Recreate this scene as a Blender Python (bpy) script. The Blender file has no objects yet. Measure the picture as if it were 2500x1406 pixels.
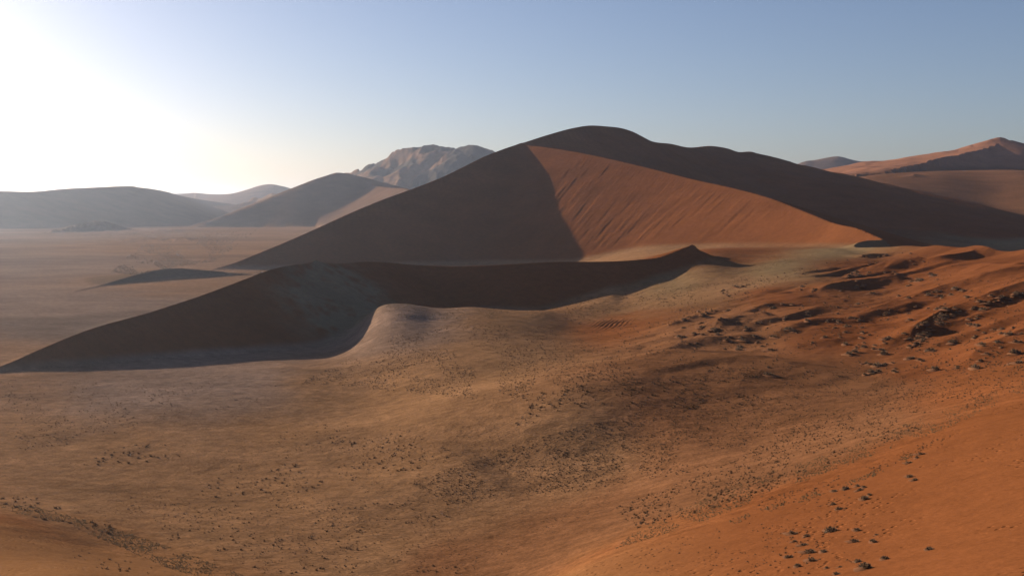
import bpy, math, random
import numpy as np

# ------------------------------------------------------------------ camera, sky, sun, exposure
R = math.radians
EYE = 100.0                      # eye height over the gravel plain, metres
FPX, CX, CY, YH = 2563.0, 1250.0, 703.0, 500.0      # photograph: focal length, centre and horizon in its pixels
PITCH = math.atan((CY - YH) / FPX)
SUN_AZ, SUN_EL = -52.0, 14.5     # degrees; azimuth left of the view direction

sc = bpy.context.scene
cd = bpy.data.cameras.new('camera')
cam = bpy.data.objects.new('camera', cd)
sc.collection.objects.link(cam)
cam.location = (0, 0, EYE)
cam.rotation_euler = (math.pi / 2 - PITCH, 0, 0)
cd.sensor_width = 36.0
cd.lens = 36.0 * FPX / 2500.0
cd.clip_start, cd.clip_end = 0.5, 90000.0
sc.camera = cam

world = bpy.data.worlds.new('World')
sc.world = world
world.use_nodes = True
wn, wl = world.node_tree.nodes, world.node_tree.links
sky = wn.new('ShaderNodeTexSky')
sky.sky_type = 'NISHITA'
sky.sun_disc = False
sky.sun_elevation = R(SUN_EL)
sky.sun_rotation = R(SUN_AZ)
sky.altitude = 700
sky.air_density, sky.dust_density, sky.ozone_density = 0.9, 1.7, 2.5
tint = wn.new('ShaderNodeMix')
tint.data_type, tint.blend_type = 'RGBA', 'MULTIPLY'
tint.inputs[0].default_value = 1.0
tint.inputs[7].default_value = (1.06, 0.945, 0.975, 1)
wl.new(sky.outputs[0], tint.inputs[6])
wl.new(tint.outputs[2], wn['Background'].inputs[0])
wn['Background'].inputs[1].default_value = 0.057

sl = bpy.data.lights.new('sun', 'SUN')
sl.energy = 5.0
sl.angle = R(0.5)
sl.color = (1.0, 0.83, 0.62)
sun = bpy.data.objects.new('sun', sl)
sc.collection.objects.link(sun)
sun.rotation_euler = (R(90 - SUN_EL), 0, R(-SUN_AZ + 180) )
sun.location = (-300, 300, 400)

sc.view_settings.view_transform = 'Standard'
sc.view_settings.look = 'None'
sc.view_settings.gamma = 1.0
sc.view_settings.exposure = 1.05
sc.view_settings.use_curve_mapping = False
sc.render.engine = 'CYCLES'
cy = sc.cycles
cy.max_bounces = 4
cy.diffuse_bounces = 2
cy.volume_bounces = 1
cy.use_denoising = True
cy.sample_clamp_indirect = 3.0
try:
    cy.denoiser = 'OPENIMAGEDENOISE'
    cy.denoising_input_passes = 'RGB_ALBEDO_NORMAL'
    cy.denoising_prefilter = 'ACCURATE'
except Exception:
    pass

SUNDIR = np.array([math.sin(R(SUN_AZ)) * math.cos(R(SUN_EL)), math.cos(R(SUN_AZ)) * math.cos(R(SUN_EL)), math.sin(R(SUN_EL))])

# ------------------------------------------------------------------ helpers: survey points and noise
cp, sp_ = math.cos(PITCH), math.sin(PITCH)

def ray(px, py):
    a, b = (px - CX) / FPX, (CY - py) / FPX
    return a, cp + b * sp_, -sp_ + b * cp

def P(px, py, D):
    x, y, z = ray(px, py)
    t = D / y
    return (x * t, D, EYE + z * t)

def Pz(px, py, z):
    x, y, dz = ray(px, py)
    t = (z - EYE) / dz
    return (x * t, y * t, z)

def line(pts, da=None, db=None):
    """survey line: (px, py[, D]) with missing distances filled so that a straight line on the map stays straight"""
    out = []
    xs = [p[0] for p in pts]
    known = [(p[0], 1.0 / p[2]) for p in pts if len(p) > 2]
    kx, kv = [k[0] for k in known], [k[1] for k in known]
    order = np.argsort(kx)
    kx, kv = np.array(kx)[order], np.array(kv)[order]
    for p in pts:
        D = p[2] if len(p) > 2 else 1.0 / float(np.interp(p[0], kx, kv))
        out.append(P(p[0], p[1], D))
    return np.array(out)

def _hash(ix, iy, seed):
    h = ix * np.uint32(374761393) + iy * np.uint32(668265263) + np.uint32((seed * 2246822519) & 0xFFFFFFFF)
    h = (h ^ (h >> np.uint32(13))) * np.uint32(1274126177)
    return ((h ^ (h >> np.uint32(16))) & np.uint32(0xFFFF)).astype(np.float32) * np.float32(1 / 65535.0)

def vnoise(x, y, seed=0):
    ix, iy = np.floor(x), np.floor(y)
    fx, fy = x - ix, y - iy
    fx, fy = fx * fx * fx * (fx * (fx * 6 - 15) + 10), fy * fy * fy * (fy * (fy * 6 - 15) + 10)
    fx, fy = fx.astype(np.float32), fy.astype(np.float32)
    ix, iy = ix.astype(np.int64).astype(np.uint32), iy.astype(np.int64).astype(np.uint32)
    o = np.uint32(1)
    a, b = _hash(ix, iy, seed), _hash(ix + o, iy, seed)
    c, d = _hash(ix, iy + o, seed), _hash(ix + o, iy + o, seed)
    return (a + (b - a) * fx) * (1 - fy) + (c + (d - c) * fx) * fy - 0.5

def fbm(x, y, octaves=4, seed=0, gain=0.5):
    s, amp, f = 0.0, 1.0, 1.0
    for k in range(octaves):
        ca, sa = math.cos(k * 1.1), math.sin(k * 1.1)
        s = s + amp * vnoise((x * ca - y * sa) * f + 17.3 * k, (x * sa + y * ca) * f - 9.1 * k, seed + k)
        amp *= gain
        f *= 2.03
    return s

def smooth(e0, e1, v):
    t = np.clip((v - e0) / (e1 - e0), 0, 1)
    return t * t * (3 - 2 * t)

def smax(a, b, k):
    h = np.clip(0.5 + 0.5 * (a - b) / k, 0, 1)
    return b + (a - b) * h + k * h * (1 - h)

CRESTS = []

def resample(pts, a, b):
    """the same crest as a smooth line with short steps"""
    seg = np.hypot(*np.diff(pts[:, :2], axis=0).T)
    t = np.concatenate([[0], np.cumsum(seg)])
    step = 0.005 * float(np.median(pts[:, 1]))
    q = np.linspace(0, t[-1], max(int(t[-1] / step), len(pts)) + 1)
    m = np.zeros_like(pts)                       # monotone-ish cubic through the surveyed points
    d = np.diff(pts, axis=0) / seg[:, None]
    m[1:-1] = (d[:-1] * seg[1:, None] + d[1:] * seg[:-1, None]) / (seg[1:] + seg[:-1])[:, None]
    m[0], m[-1] = d[0], d[-1]
    i = np.clip(np.searchsorted(t, q, side='right') - 1, 0, len(seg) - 1)
    h = seg[i][:, None]
    u = ((q - t[i]) / seg[i])[:, None]
    out = (2 * u ** 3 - 3 * u ** 2 + 1) * pts[i] + (u ** 3 - 2 * u ** 2 + u) * h * m[i] + (-2 * u ** 3 + 3 * u ** 2) * pts[i + 1] + (u ** 3 - u ** 2) * h * m[i + 1]
    return out, np.interp(q, t, a), np.interp(q, t, b)

def tent(X, Y, pts, sl_, sr_, crest=True, foot=None):
    """height of a ridge whose crest follows pts; sl_, sr_ are the slopes left and right of its direction, per crest point.
    Also gives the distance from the crest (positive on the right) and the length along it."""
    pts = np.asarray(pts, float)
    n = len(pts)
    sl_ = np.broadcast_to(np.asarray(sl_, float), (n,))
    sr_ = np.broadcast_to(np.asarray(sr_, float), (n,))
    if crest:
        pts, sl_, sr_ = resample(pts, sl_, sr_)
        n = len(pts)
        CRESTS.append(pts)
    X, Y, pts, sl_, sr_ = X.astype(np.float32), Y.astype(np.float32), pts.astype(np.float32), sl_.astype(np.float32), sr_.astype(np.float32)
    best = np.full(X.shape, -1e6, np.float32)
    dd = np.zeros(X.shape, np.float32)
    ss = np.zeros(X.shape, np.float32)
    s0 = np.float32(0)
    for i in range(n - 1):
        ax, ay, az = pts[i]
        bx, by, bz = pts[i + 1]
        ux, uy = bx - ax, by - ay
        L2 = ux * ux + uy * uy
        L = np.float32(math.sqrt(L2))
        t = np.clip(((X - ax) * ux + (Y - ay) * uy) / L2, 0, 1)
        qx, qy = X - (ax + t * ux), Y - (ay + t * uy)
        d = np.sqrt(qx * qx + qy * qy)
        side = (qx * uy - qy * ux) > 0          # True: right of the direction of travel
        s = np.where(side, sr_[i] + (sr_[i + 1] - sr_[i]) * t, sl_[i] + (sl_[i + 1] - sl_[i]) * t)
        if i == 0:
            s = np.where(t <= 0, max(sl_[0], sr_[0]), s)
        if i == n - 2:
            s = np.where(t >= 1, max(sl_[-1], sr_[-1]), s)
        z = az + t * (bz - az) - s * d
        m = z > best
        best = np.where(m, z, best)
        dd = np.where(m, np.where(side, d, -d), dd)
        ss = np.where(m, s0 + t * L, ss)
        s0 += L
    return best, dd, ss

def ripple_ridge(X, Y, pts, h, lee, stoss):
    """a low wind ridge added on top of the ground: steep on its right (lee), long on its left"""
    z0 = np.zeros((len(pts), 3))
    z0[:, :2] = pts
    z0 = resample(z0, np.zeros(len(pts)), np.zeros(len(pts)))[0]
    pts = z0[:, :2]
    a, dd, ss = tent(X, Y, z0, 1.0, 1.0, crest=False)
    tot = float(np.sum(np.hypot(*np.diff(np.asarray(pts), axis=0).T)))
    taper = smooth(0, 0.25 * tot, ss) * smooth(0, 0.15 * tot, tot - ss)
    d = np.where(dd > 0, dd / lee, -dd / stoss)
    d = np.clip(1 - d, 0, 1)
    if lee >= 40:                                # a broad swell with a rounded top
        prof = d * d * (3 - 2 * d)
    else:
        prof = np.where(dd > 0, d ** 1.3, d ** 2)
    return h * prof * taper

# ------------------------------------------------------------------ the lie of the land
CTRL = []
def c(px, py, D=None, z=None):
    CTRL.append(P(px, py, D) if D else Pz(px, py, z))
for q in [(0, 940), (0, 1000), (300, 940), (600, 935), (0, 1100), (300, 1050), (600, 1000), (300, 1160), (600, 1120), (900, 960), (-400, 1000), (-300, 900)]:
    c(*q, z=0)
for q in [(800, 1050), (900, 1150), (600, 1220), (700, 890)]:
    c(*q, z=1)
for q in [(900, 1300), (500, 1290)]:
    c(*q, z=4)
for q in [(-600, 700), (-600, 600), (0, 600), (0, 700), (0, 800), (200, 750), (400, 700), (300, 600), (500, 660), (560, 690), (600, 600), (100, 555), (300, 545), (400, 650), (700, 560), (-300, 540)]:
    c(*q, z=0)
# behind the front dune, in front of the star dune
c(1000, 646, z=3); c(1250, 640, z=6); c(1420, 610, z=22); c(1560, 606, z=30); c(1650, 615, z=38)
# the ground between
c(1000, 905, z=7); c(1100, 1000, z=8); c(1250, 880, z=12); c(925, 750, z=24); c(1000, 742, z=24.5); c(1150, 750, z=20.5); c(1320, 758, z=16.5); c(850, 838, z=1.5); c(885, 800, z=11); c(960, 850, z=10); c(800, 880, z=0.5); c(1050, 790, z=18); c(1100, 830, z=14); CTRL.extend([(-95, 850, 13), (-60, 890, 8), (20, 890, 9), (95, 900, 19)]); c(1400, 800, z=11); c(1400, 1000, z=16); c(1250, 1000, z=12); c(1500, 1150, z=9); c(1560, 975, z=18.5); c(1760, 1000, z=18.5); c(1660, 1095, z=14.5); c(1850, 1090, z=19)
c(1100, 1180, z=4); c(1300, 1200, z=5.5); c(1100, 1380, z=9); c(1400, 1330, z=17)
c(1500, 718, z=22); c(1600, 690, z=30); c(1640, 677, z=33.5); c(1722, 642, z=45); c(1800, 652, z=42); c(1740, 611, D=1150); c(1810, 616, D=1120); c(1900, 622, D=1080); c(1600, 800, z=18); c(1700, 945, z=19.5); c(1580, 1080, z=13); c(1700, 1180, z=19)
c(1800, 700, D=850); c(1900, 640, D=975); c(2040, 609, D=1110); c(1950, 720, D=760); c(2000, 800, D=600); c(1850, 850, D=560)
c(2100, 900, D=480); c(1900, 1000, D=400); c(2100, 1050, D=330); c(2300, 940, D=400)
# the hummocky dune's front
c(2200, 640, D=930); c(2350, 640, D=840); c(2500, 640, D=760); c(2500, 720, D=600); c(2300, 720, D=690); c(2500, 820, D=480); c(2300, 820, D=540)
c(2150, 730, D=740); c(2700, 700, D=580); c(2800, 900, D=330); c(2900, 620, D=700)
# the near slope, lower right
c(2500, 970, D=300); c(2300, 1055, D=262); c(2100, 1150, D=228); c(1900, 1230, D=212); c(1650, 1310, D=205); c(1400, 1406, D=196)
c(2500, 1150, D=178); c(2500, 1406, D=100); c(2200, 1300, D=160); c(2000, 1406, D=138); c(2800, 1200, D=140); c(2900, 1000, D=200)
# the near slope, lower left
c(0, 1406, D=176); c(0, 1290, D=258); c(220, 1406, D=172); c(450, 1440, D=205); c(-300, 1300, D=245); c(-300, 1420, D=182); c(250, 1330, D=272); c(450, 1500, D=170); c(100, 1500, D=140)
c(1250, 1500, D=200); c(800, 1500, D=205)
# under and behind the camera
CTRL += [(0, 0, 98.2), (0, 50, 73), (0, 110, 47), (45, 30, 83), (-45, 40, 74), (60, -30, 97), (-60, -30, 88), (0, -60, 97), (150, -100, 90), (-150, -60, 50), (0, -300, 60), (300, -300, 60), (-400, -300, 5), (500, 100, 75), (-500, 100, 0)]
# under the star dune
CTRL += [(0, 1900, 6), (0, 2300, 10), (-250, 1900, 0), (200, 1850, 20), (300, 2200, 30), (100, 1680, 12), (0, 1650, 6), (500, 1900, 35), (700, 2500, 70), (-200, 2700, 5), (-500, 2200, 0), (200, 3200, 30)]
# behind the saddle and far away
CTRL += [P(2250, 580, 1800), P(2450, 590, 1900), P(2450, 560, 2150), P(2400, 520, 2450), (480, 1150, 46), (620, 1050, 46), (560, 1500, 36), P(2500, 505, 2500), P(2250, 470, 2700), P(2450, 460, 2850), P(2300, 432, 3050), P(2100, 440, 3000), P(2700, 500, 2500), P(2500, 424, 3150)]
for a_, r_, z_ in [(-50, 6000, 0), (-30, 9000, 0), (-20, 6500, 0), (-12, 12000, 0), (-8, 8000, 5), (0, 9000, 30), (10, 9000, 60), (18, 7000, 90), (28, 9000, 110), (60, 6000, 80), (120, 3000, 60), (180, 3000, 30), (-120, 3000, 0), (-80, 2500, 0),
                   (-40, 25000, 0), (-15, 25000, 0), (15, 25000, 60), (40, 25000, 80), (120, 25000, 40), (-120, 25000, 0), (180, 25000, 20), (-45, 1500, 0), (50, 1500, 75)]:
    CTRL.append((r_ * math.sin(R(a_)), r_ * math.cos(R(a_)), z_))
CTRL = np.array(CTRL)

def warp(x, y):
    r = np.sqrt(x * x + y * y) + 1e-6
    k = np.log1p(r / 60.0) / r
    return x * k, y * k

def _tps():
    u, v = warp(CTRL[:, 0], CTRL[:, 1])
    n = len(u)
    r2 = (u[:, None] - u) ** 2 + (v[:, None] - v) ** 2 + 1e-9
    K = 0.5 * r2 * np.log(r2) + 2e-4 * np.eye(n)
    Pm = np.stack([np.ones(n), u, v], 1)
    A = np.zeros((n + 3, n + 3))
    A[:n, :n], A[:n, n:], A[n:, :n] = K, Pm, Pm.T
    w = np.linalg.solve(A, np.concatenate([CTRL[:, 2], np.zeros(3)]))
    return u, v, w
_U, _V, _W = _tps()

def base_height(X, Y):
    a, b = warp(X, Y)
    n = len(_U)
    z = _W[n] + _W[n + 1] * a + _W[n + 2] * b
    for i in range(n):
        r2 = (a - _U[i]) ** 2 + (b - _V[i]) ** 2 + 1e-9
        z = z + (0.5 * _W[i]) * r2 * np.log(r2)
    return z

T32 = math.tan(R(32))

# crest lines (surveyed from the photograph, each with its own distance)
A_SKY = line([(526, 661, 1610), (700, 590), (900, 505), (1080, 430), (1200, 378), (1250, 356), (1275, 351, 2080), (1340, 329), (1400, 313), (1440, 307, 2200), (1480, 309), (1520, 314), (1545, 322), (1590, 345),
              (1640, 352), (1676, 360), (1740, 357), (1780, 364), (1800, 371), (1836, 371), (1870, 384), (1894, 388), (1940, 403), (2000, 417), (2060, 424, 2700), (2140, 450, 2760)])
A_SKY[2:8, 2] += np.array([2.5, -2.0, 2.0, -1.0, 1.0, 0.0])
A_ARM = line([(1275, 354, 2075), (1340, 361, 2022), (1440, 378, 1942), (1560, 405, 1842), (1700, 440, 1718), (1800, 462, 1625), (1880, 484, 1548), (1960, 515, 1462), (2040, 546, 1372), (2100, 560, 1302), (2130, 573, 1270), (2157, 585, 1240)])
A_CURL = line([(2157, 586, 1240), (2125, 587, 1220), (2100, 591, 1195), (2086, 599, 1160), (2092, 604, 1120), (2130, 604, 1070), (2170, 603, 1035), (2220, 600, 1000), (2260, 602, 975), (2285, 599, 960), (2310, 601, 945), (2350, 604, 925),
               (2385, 599, 905), (2410, 602, 890), (2440, 612, 875), (2465, 614, 865), (2500, 609, 850), (2600, 600, 820), (2800, 590, 780)])
B_LEFT = line([(-300, 985, 520), (0, 896, 625), (108, 848), (216, 805), (360, 764), (504, 717), (600, 681), (659, 659), (702, 649), (756, 641), (770, 637, 880)])
B_RIGHT = line([(770, 637, 880), (790, 641), (820, 643), (900, 639), (960, 642), (1000, 646, 965), (1107, 650), (1250, 645, 966), (1340, 640), (1450, 639), (1500, 638, 980), (1560, 634), (1620, 626, 998), (1660, 610), (1690, 597, 1015)])
J_CREST = line([(180, 712, 1205), (250, 695, 1290), (330, 672, 1370), (400, 657, 1430), (432, 655, 1445), (480, 658, 1460), (535, 664, 1480)])
G_LEFT = line([(465, 553, 4700), (560, 521), (640, 491), (700, 467), (760, 441), (800, 428), (820, 422, 5200), (850, 425), (900, 436), (940, 447), (1000, 462, 5450)])
G_ARM = line([(895, 446, 5250), (920, 454, 5050), (950, 458, 4850), (1000, 463, 4520), (1080, 490, 4250)])
H_CREST = line([(-300, 470, 4700), (0, 467, 4800), (85, 468), (150, 462), (230, 458), (300, 455, 5400), (340, 458, 5750), (400, 467, 6400), (450, 480, 7000), (520, 492, 7800), (580, 500, 8500)])
I_CREST = line([(430, 477, 10500), (470, 471), (510, 474), (570, 472), (600, 464), (640, 452), (656, 450), (690, 455), (740, 470, 9500)])
I_LOW = line([(400, 528, 6600), (440, 520), (500, 507), (560, 501), (640, 495, 7000)])
N_CREST = line([(425, 472, 19000), (455, 466), (480, 470), (520, 472), (560, 468, 19000), (600, 474, 19000)])
F_CREST = line([(620, 478, 7600), (690, 466), (724, 455), (750, 446), (800, 434), (836, 424), (880, 410), (910, 397), (945, 386), (965, 373), (985, 364), (1004, 359), (1030, 359), (1055, 352, 7300), (1075, 358), (1090, 357), (1110, 364), (1130, 360), (1150, 352), (1170, 357), (1185, 366), (1210, 373), (1300, 400, 7000)])
E_CREST = line([(1930, 410, 8000), (1965, 394), (1990, 391), (2020, 385), (2048, 382), (2075, 389), (2098, 394), (2130, 394), (2165, 401), (2230, 412, 8000)])
D_SKY = line([(2058, 422, 3700), (2104, 411), (2164, 402), (2198, 398), (2248, 400), (2284, 392), (2344, 376), (2380, 358), (2416, 341), (2452, 337), (2471, 348, 4000), (2500, 355, 4050), (2600, 390, 4100)])
D_CREST = line([(2090, 425, 3250), (2154, 423), (2212, 416), (2260, 407), (2308, 394), (2368, 379), (2428, 365), (2471, 348, 3950)])
D_KNOB = line([(2160, 455, 3000), (2190, 444, 3020), (2232, 424, 3060), (2238, 423, 3065)])
K_CREST = line([(100, 569, 3700), (170, 555, 3850), (215, 543, 3950), (236, 540, 4000), (262, 544, 4040), (310, 556, 4100)])

# wind ridges on the hummocky dune and swells of the valley floor: map polylines, height, lee width, stoss width
def gp(*pts):
    return line(pts)[:, :2]
WIND = [
    (gp((2060, 690, 880), (2130, 672, 880), (2230, 655, 870), (2290, 642, 860), (2350, 617, 870), (2385, 600, 900), (2400, 590, 940)), 7.5, 13, 55),
    (gp((2080, 660, 980), (2170, 620, 990), (2225, 604, 995)), 4.0, 12, 40),
    (gp((1980, 750, 770), (2030, 728, 780), (2080, 706, 790), (2160, 690, 800), (2230, 682, 800)), 6.5, 15, 45),
    (gp((2060, 800, 640), (2140, 762, 660), (2190, 745, 670), (2240, 722, 690), (2300, 706, 700), (2400, 683, 700), (2500, 662, 700), (2640, 640, 700)), 6.0, 22, 50),
    (gp((2190, 845, 520), (2225, 818, 535), (2262, 786, 560), (2310, 762, 585), (2350, 758, 590), (2390, 744, 590), (2450, 722, 595), (2500, 702, 600), (2620, 680, 600)), 7.0, 14, 45),
    (gp((2330, 890, 430), (2420, 840, 460), (2500, 808, 480), (2600, 780, 490)), 4.5, 20, 40),
    (gp((1620, 830, 660), (1680, 806, 680), (1720, 790, 690)), 4.5, 14, 40),
    (gp((1740, 840, 620), (1790, 806, 650), (1850, 790, 660), (1900, 782, 660)), 5.0, 16, 40),
    (gp((1560, 900, 590), (1660, 880, 590), (1760, 868, 590), (1860, 858, 590)), 3.0, 18, 45),
    (gp((1000, 1120, 375), (1250, 1040, 425), (1550, 960, 475), (1850, 890, 535)), 6.0, 110, 110),
    (gp((650, 1230, 330), (850, 1190, 350), (1050, 1150, 368), (1200, 1120, 380)), 2.5, 60, 60),
    (gp((1600, 850, 640), (1700, 830, 640), (1800, 825, 630)), 3.0, 18, 40),
]

def terrain(X, Y, full=True):
    """height and the id of the landform at map points"""
    Z = base_height(X, Y)
    r = np.sqrt(X * X + Y * Y)
    ident = np.zeros(X.shape, np.int8)
    # wind ridges and swells
    near = np.where((r < 1300) & (r > 150))
    xn, yn = X[near], Y[near]
    wz = np.zeros(xn.shape)
    wig = 4.0 * fbm(xn / 40.0, yn / 40.0, 2, 31)
    for pl, h, lee, stoss in WIND:
        e = max(lee, stoss) + 6
        m = np.where((xn > pl[:, 0].min() - e) & (xn < pl[:, 0].max() + e) & (yn > pl[:, 1].min() - e) & (yn < pl[:, 1].max() + e))[0]
        wz[m] += ripple_ridge(xn[m] + wig[m], yn[m] + wig[m], pl, h if lee >= 40 else 0.82 * h, lee, stoss)
    Z[near] += wz
    # rolling ground
    sel = np.where((r > 170) & (r < 1220) & (np.abs(np.arctan2(X, Y)) < 0.9))
    x, y, rs = X[sel], Y[sel], r[sel]
    az = np.arctan2(x, y)
    zs = np.zeros(x.shape)
    lim = np.interp(az, [math.atan((q - CX) / FPX) for q in (1480, 1700, 1800, 1900, 2000, 2060, 2120, 2500, 2900)], [690, 770, 800, 850, 930, 1010, 1060, 860, 820])
    lim = lim + 50 * fbm(x / 60.0, y / 60.0, 2, 84)
    hum = smooth(0.05, 0.20, az) * smooth(350, 600, rs) * (1 - smooth(-60, 40, rs - lim))
    ux, uy = -0.50, 0.866
    q = (x * ux + y * uy) / 36.0 + 1.0 * fbm(x / 80.0, y / 80.0, 3, 81)
    fr = q - np.floor(q)
    saw = np.where(fr < 0.36, smooth(0, 0.36, fr), (1 - fr) / 0.64)
    zs += hum * (2.2 * fbm(x / 70.0, y / 45.0, 3, 5) + 0.6 * fbm(x / 17.0, y / 17.0, 3, 8) + 0.9 * np.maximum(fbm(x / 8.5, y / 6.5, 2, 9) - 0.08, 0)
                 + smooth(-0.22, 0.2, fbm(x / 75.0, y / 40.0, 2, 83)) * 2.3 * saw)
    mid = smooth(180, 260, rs) * (1 - smooth(900, 1200, rs))
    zs += mid * (1.2 * fbm(x / 90.0, y / 60.0, 3, 12) + 0.22 * fbm(x / 11.0, y / 7.0, 3, 14))
    # a small patch of bare rippled sand in the valley
    c0 = P(1492, 800, 770)
    e = ((x - c0[0]) / 15.0) ** 2 + ((y - c0[1]) / 26.0) ** 2
    zs += 0.34 * np.exp(-e * e) * np.sin((x * 0.95 - y * 0.31 + 1.5 * fbm(x / 14.0, y / 14.0, 2, 86)) * 6.283 / 3.6)
    Z[sel] += zs
    sel = np.where((r > 1450) & (r < 5300) & (X < 0) & (Y > 0))
    x, y, rs = X[sel], Y[sel], r[sel]
    inpatch = np.exp(-(((np.arctan2(x, y) + 0.315) / 0.075) ** 2))
    Z[sel] += inpatch * smooth(1500, 1800, rs) * (1 - smooth(4300, 5200, rs)) * (9.0 * np.abs(fbm(x / 55.0, y / 55.0, 3, 21)) + 3.5 * np.abs(fbm(x / 18.0, y / 30.0, 2, 22))) * smooth(-0.15, 0.2, fbm(x / 500.0, y / 500.0, 2, 23))
    Z0 = Z.copy()

    def add(name, k, parts, rmin, rmax, detail=None):
        nonlocal Z
        lo = np.min([p[0][:, :2].min(0) for p in parts], 0)
        hi = np.max([p[0][:, :2].max(0) for p in parts], 0)
        ext = max((p[0][:, 2].max() + 15) / min(np.min(p[1]), np.min(p[2])) for p in parts)
        idx = np.where((r > rmin) & (r < rmax) & (X > lo[0] - ext) & (X < hi[0] + ext) & (Y > lo[1] - ext) & (Y < hi[1] + ext))
        x, y = X[idx], Y[idx]
        best = None
        for pts, a, b in parts:
            z, d, s = tent(x, y, pts, a, b)
            if detail:
                z = z + detail(x, y, z, d, s, pts)
            best = z if best is None else smax(best, z, k * 0.8)
        zb = Z[idx]
        ident[idx] = np.where(best > zb - 0.15, name, ident[idx])
        Z[idx] = smax(best, zb, k)

    def sandface(x, y, z, d, s, pts):
        out = 0.0
        if pts is A_ARM:       # avalanche tongues on the sunlit slip face
            left = smooth(4, 30, d)
            u = s / 5.5 + 0.02 * d + 2.2 * fbm(x / 85.0, y / 85.0, 2, 40)
            st = fbm(u, d / 170.0, 2, 41, 0.5) + 1.1 * fbm(u / 3.0, d / 120.0, 2, 43)
            far = 1 - smooth(600, 950, s)
            out = left * (0.25 + 0.75 * far) * smooth(-0.4, 0.25, fbm(x / 110.0, y / 110.0, 2, 44)) * 0.65 * st * smooth(0, 25, z - 20)
        return out

    n = len(A_SKY)
    srs = np.array([T32] * 7 + [0.62, 0.61, 0.60, 0.59, 0.57, 0.55, 0.52, 0.48, 0.45, 0.40, 0.36, 0.33, 0.30] + [0.25] * (n - 20))
    def skyd(x, y, z, d, s, pts):
        o = sandface(x, y, z, d, s, pts)
        if pts is A_SKY:
            o = o + smooth(650, 900, s) * smooth(2, 40, d) * 6.0 * fbm(x / 90.0, y / 90.0, 4, 50)
        return o
    add(6, 5.0, [(E_CREST, 0.4, 0.4)], 6500, 10500, None)
    add(7, 5.0, [(N_CREST, 0.15, 0.15), (I_CREST, 0.30, 0.30), (I_LOW, 0.15, 0.15)], 5800, 24000, None)
    def rock(x, y, z, d, s, pts):
        return smooth(0, 60, np.abs(d)) * (110.0 * (0.22 - np.abs(fbm(x / 420.0, y / 420.0, 3, 60, 0.5))) + 34.0 * (0.2 - np.abs(fbm(x / 110.0, y / 150.0, 3, 63, 0.55))) - 10)
    add(5, 6.0, [(F_CREST, 0.45, 0.45)], 5600, 9500, rock)
    add(8, 6.0, [(H_CREST, 0.35, 0.36)], 3600, 9500, None)
    add(4, 6.0, [(G_LEFT, 0.40, 0.5), (G_ARM, 0.5, 0.5)], 3800, 6500, None)
    add(9, 4.0, [(K_CREST, 0.25, 0.34)], 3400, 4600, lambda x, y, z, d, s, p: 6 * np.abs(fbm(x / 40.0, y / 40.0, 3, 70)))
    def dun(x, y, z, d, s, pts):
        return smooth(0, 260, np.abs(d)) * 13.0 * fbm(x / 150.0, y / 150.0, 3, 75)
    add(10, 10.0, [(D_SKY, 0.3, 0.35), (D_CREST, 0.14, 0.5), (D_KNOB, 0.35, 0.5)], 2500, 5600, dun)
    add(1, 14.0, [(A_SKY, 0.62, srs), (A_ARM, np.array([0.6, 0.5, 0.42, 0.36] + [0.3] * 8), T32)], 950, 3600, skyd)
    add(3, 3.0, [(A_CURL, 0.45, 0.30)], 600, 1500, None)
    add(2, 6.0, [(B_LEFT, 0.50, T32), (B_RIGHT, 0.30, 0.55)], 420, 1300, None)
    add(11, 2.5, [(J_CREST, 0.12, 0.45)], 1000, 1700, None)
    return Z, ident, Z0


def grid():
    dense = np.radians(np.linspace(-30.5, 30.5, 961))
    side = np.radians(np.arange(31.2, 60, 0.7))
    back = np.radians(np.arange(62, 298, 5.0))
    az = np.concatenate([dense, side, back, -side[::-1]])
    rows = [np.array([0.0, 2, 5, 10, 20, 35, 50])]
    def geo(a, b, f):
        rows.append(np.geomspace(a, b, int(math.log(b / a) / f) + 1)[1:])
    def lin(a, b, d):
        rows.append(np.linspace(a, b, int((b - a) / d) + 1)[1:])
    geo(50, 250, 0.009); geo(250, 600, 0.006); lin(600, 1000, 1.3); lin(1000, 1250, 2.5); lin(1250, 1620, 6)
    lin(1620, 2420, 3.2); lin(2420, 2700, 8); geo(2700, 4300, 0.010); geo(4300, 6000, 0.0075); geo(6000, 7600, 0.0042); geo(7600, 9000, 0.010); geo(9000, 40000, 0.04)
    return az, np.concatenate(rows), len(dense)

AZ, RR, NDENSE = grid()
NR, NC = len(RR), len(AZ)
GA, GR = np.meshgrid(AZ, RR)
GX, GY = GR * np.sin(GA), GR * np.cos(GA)

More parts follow.
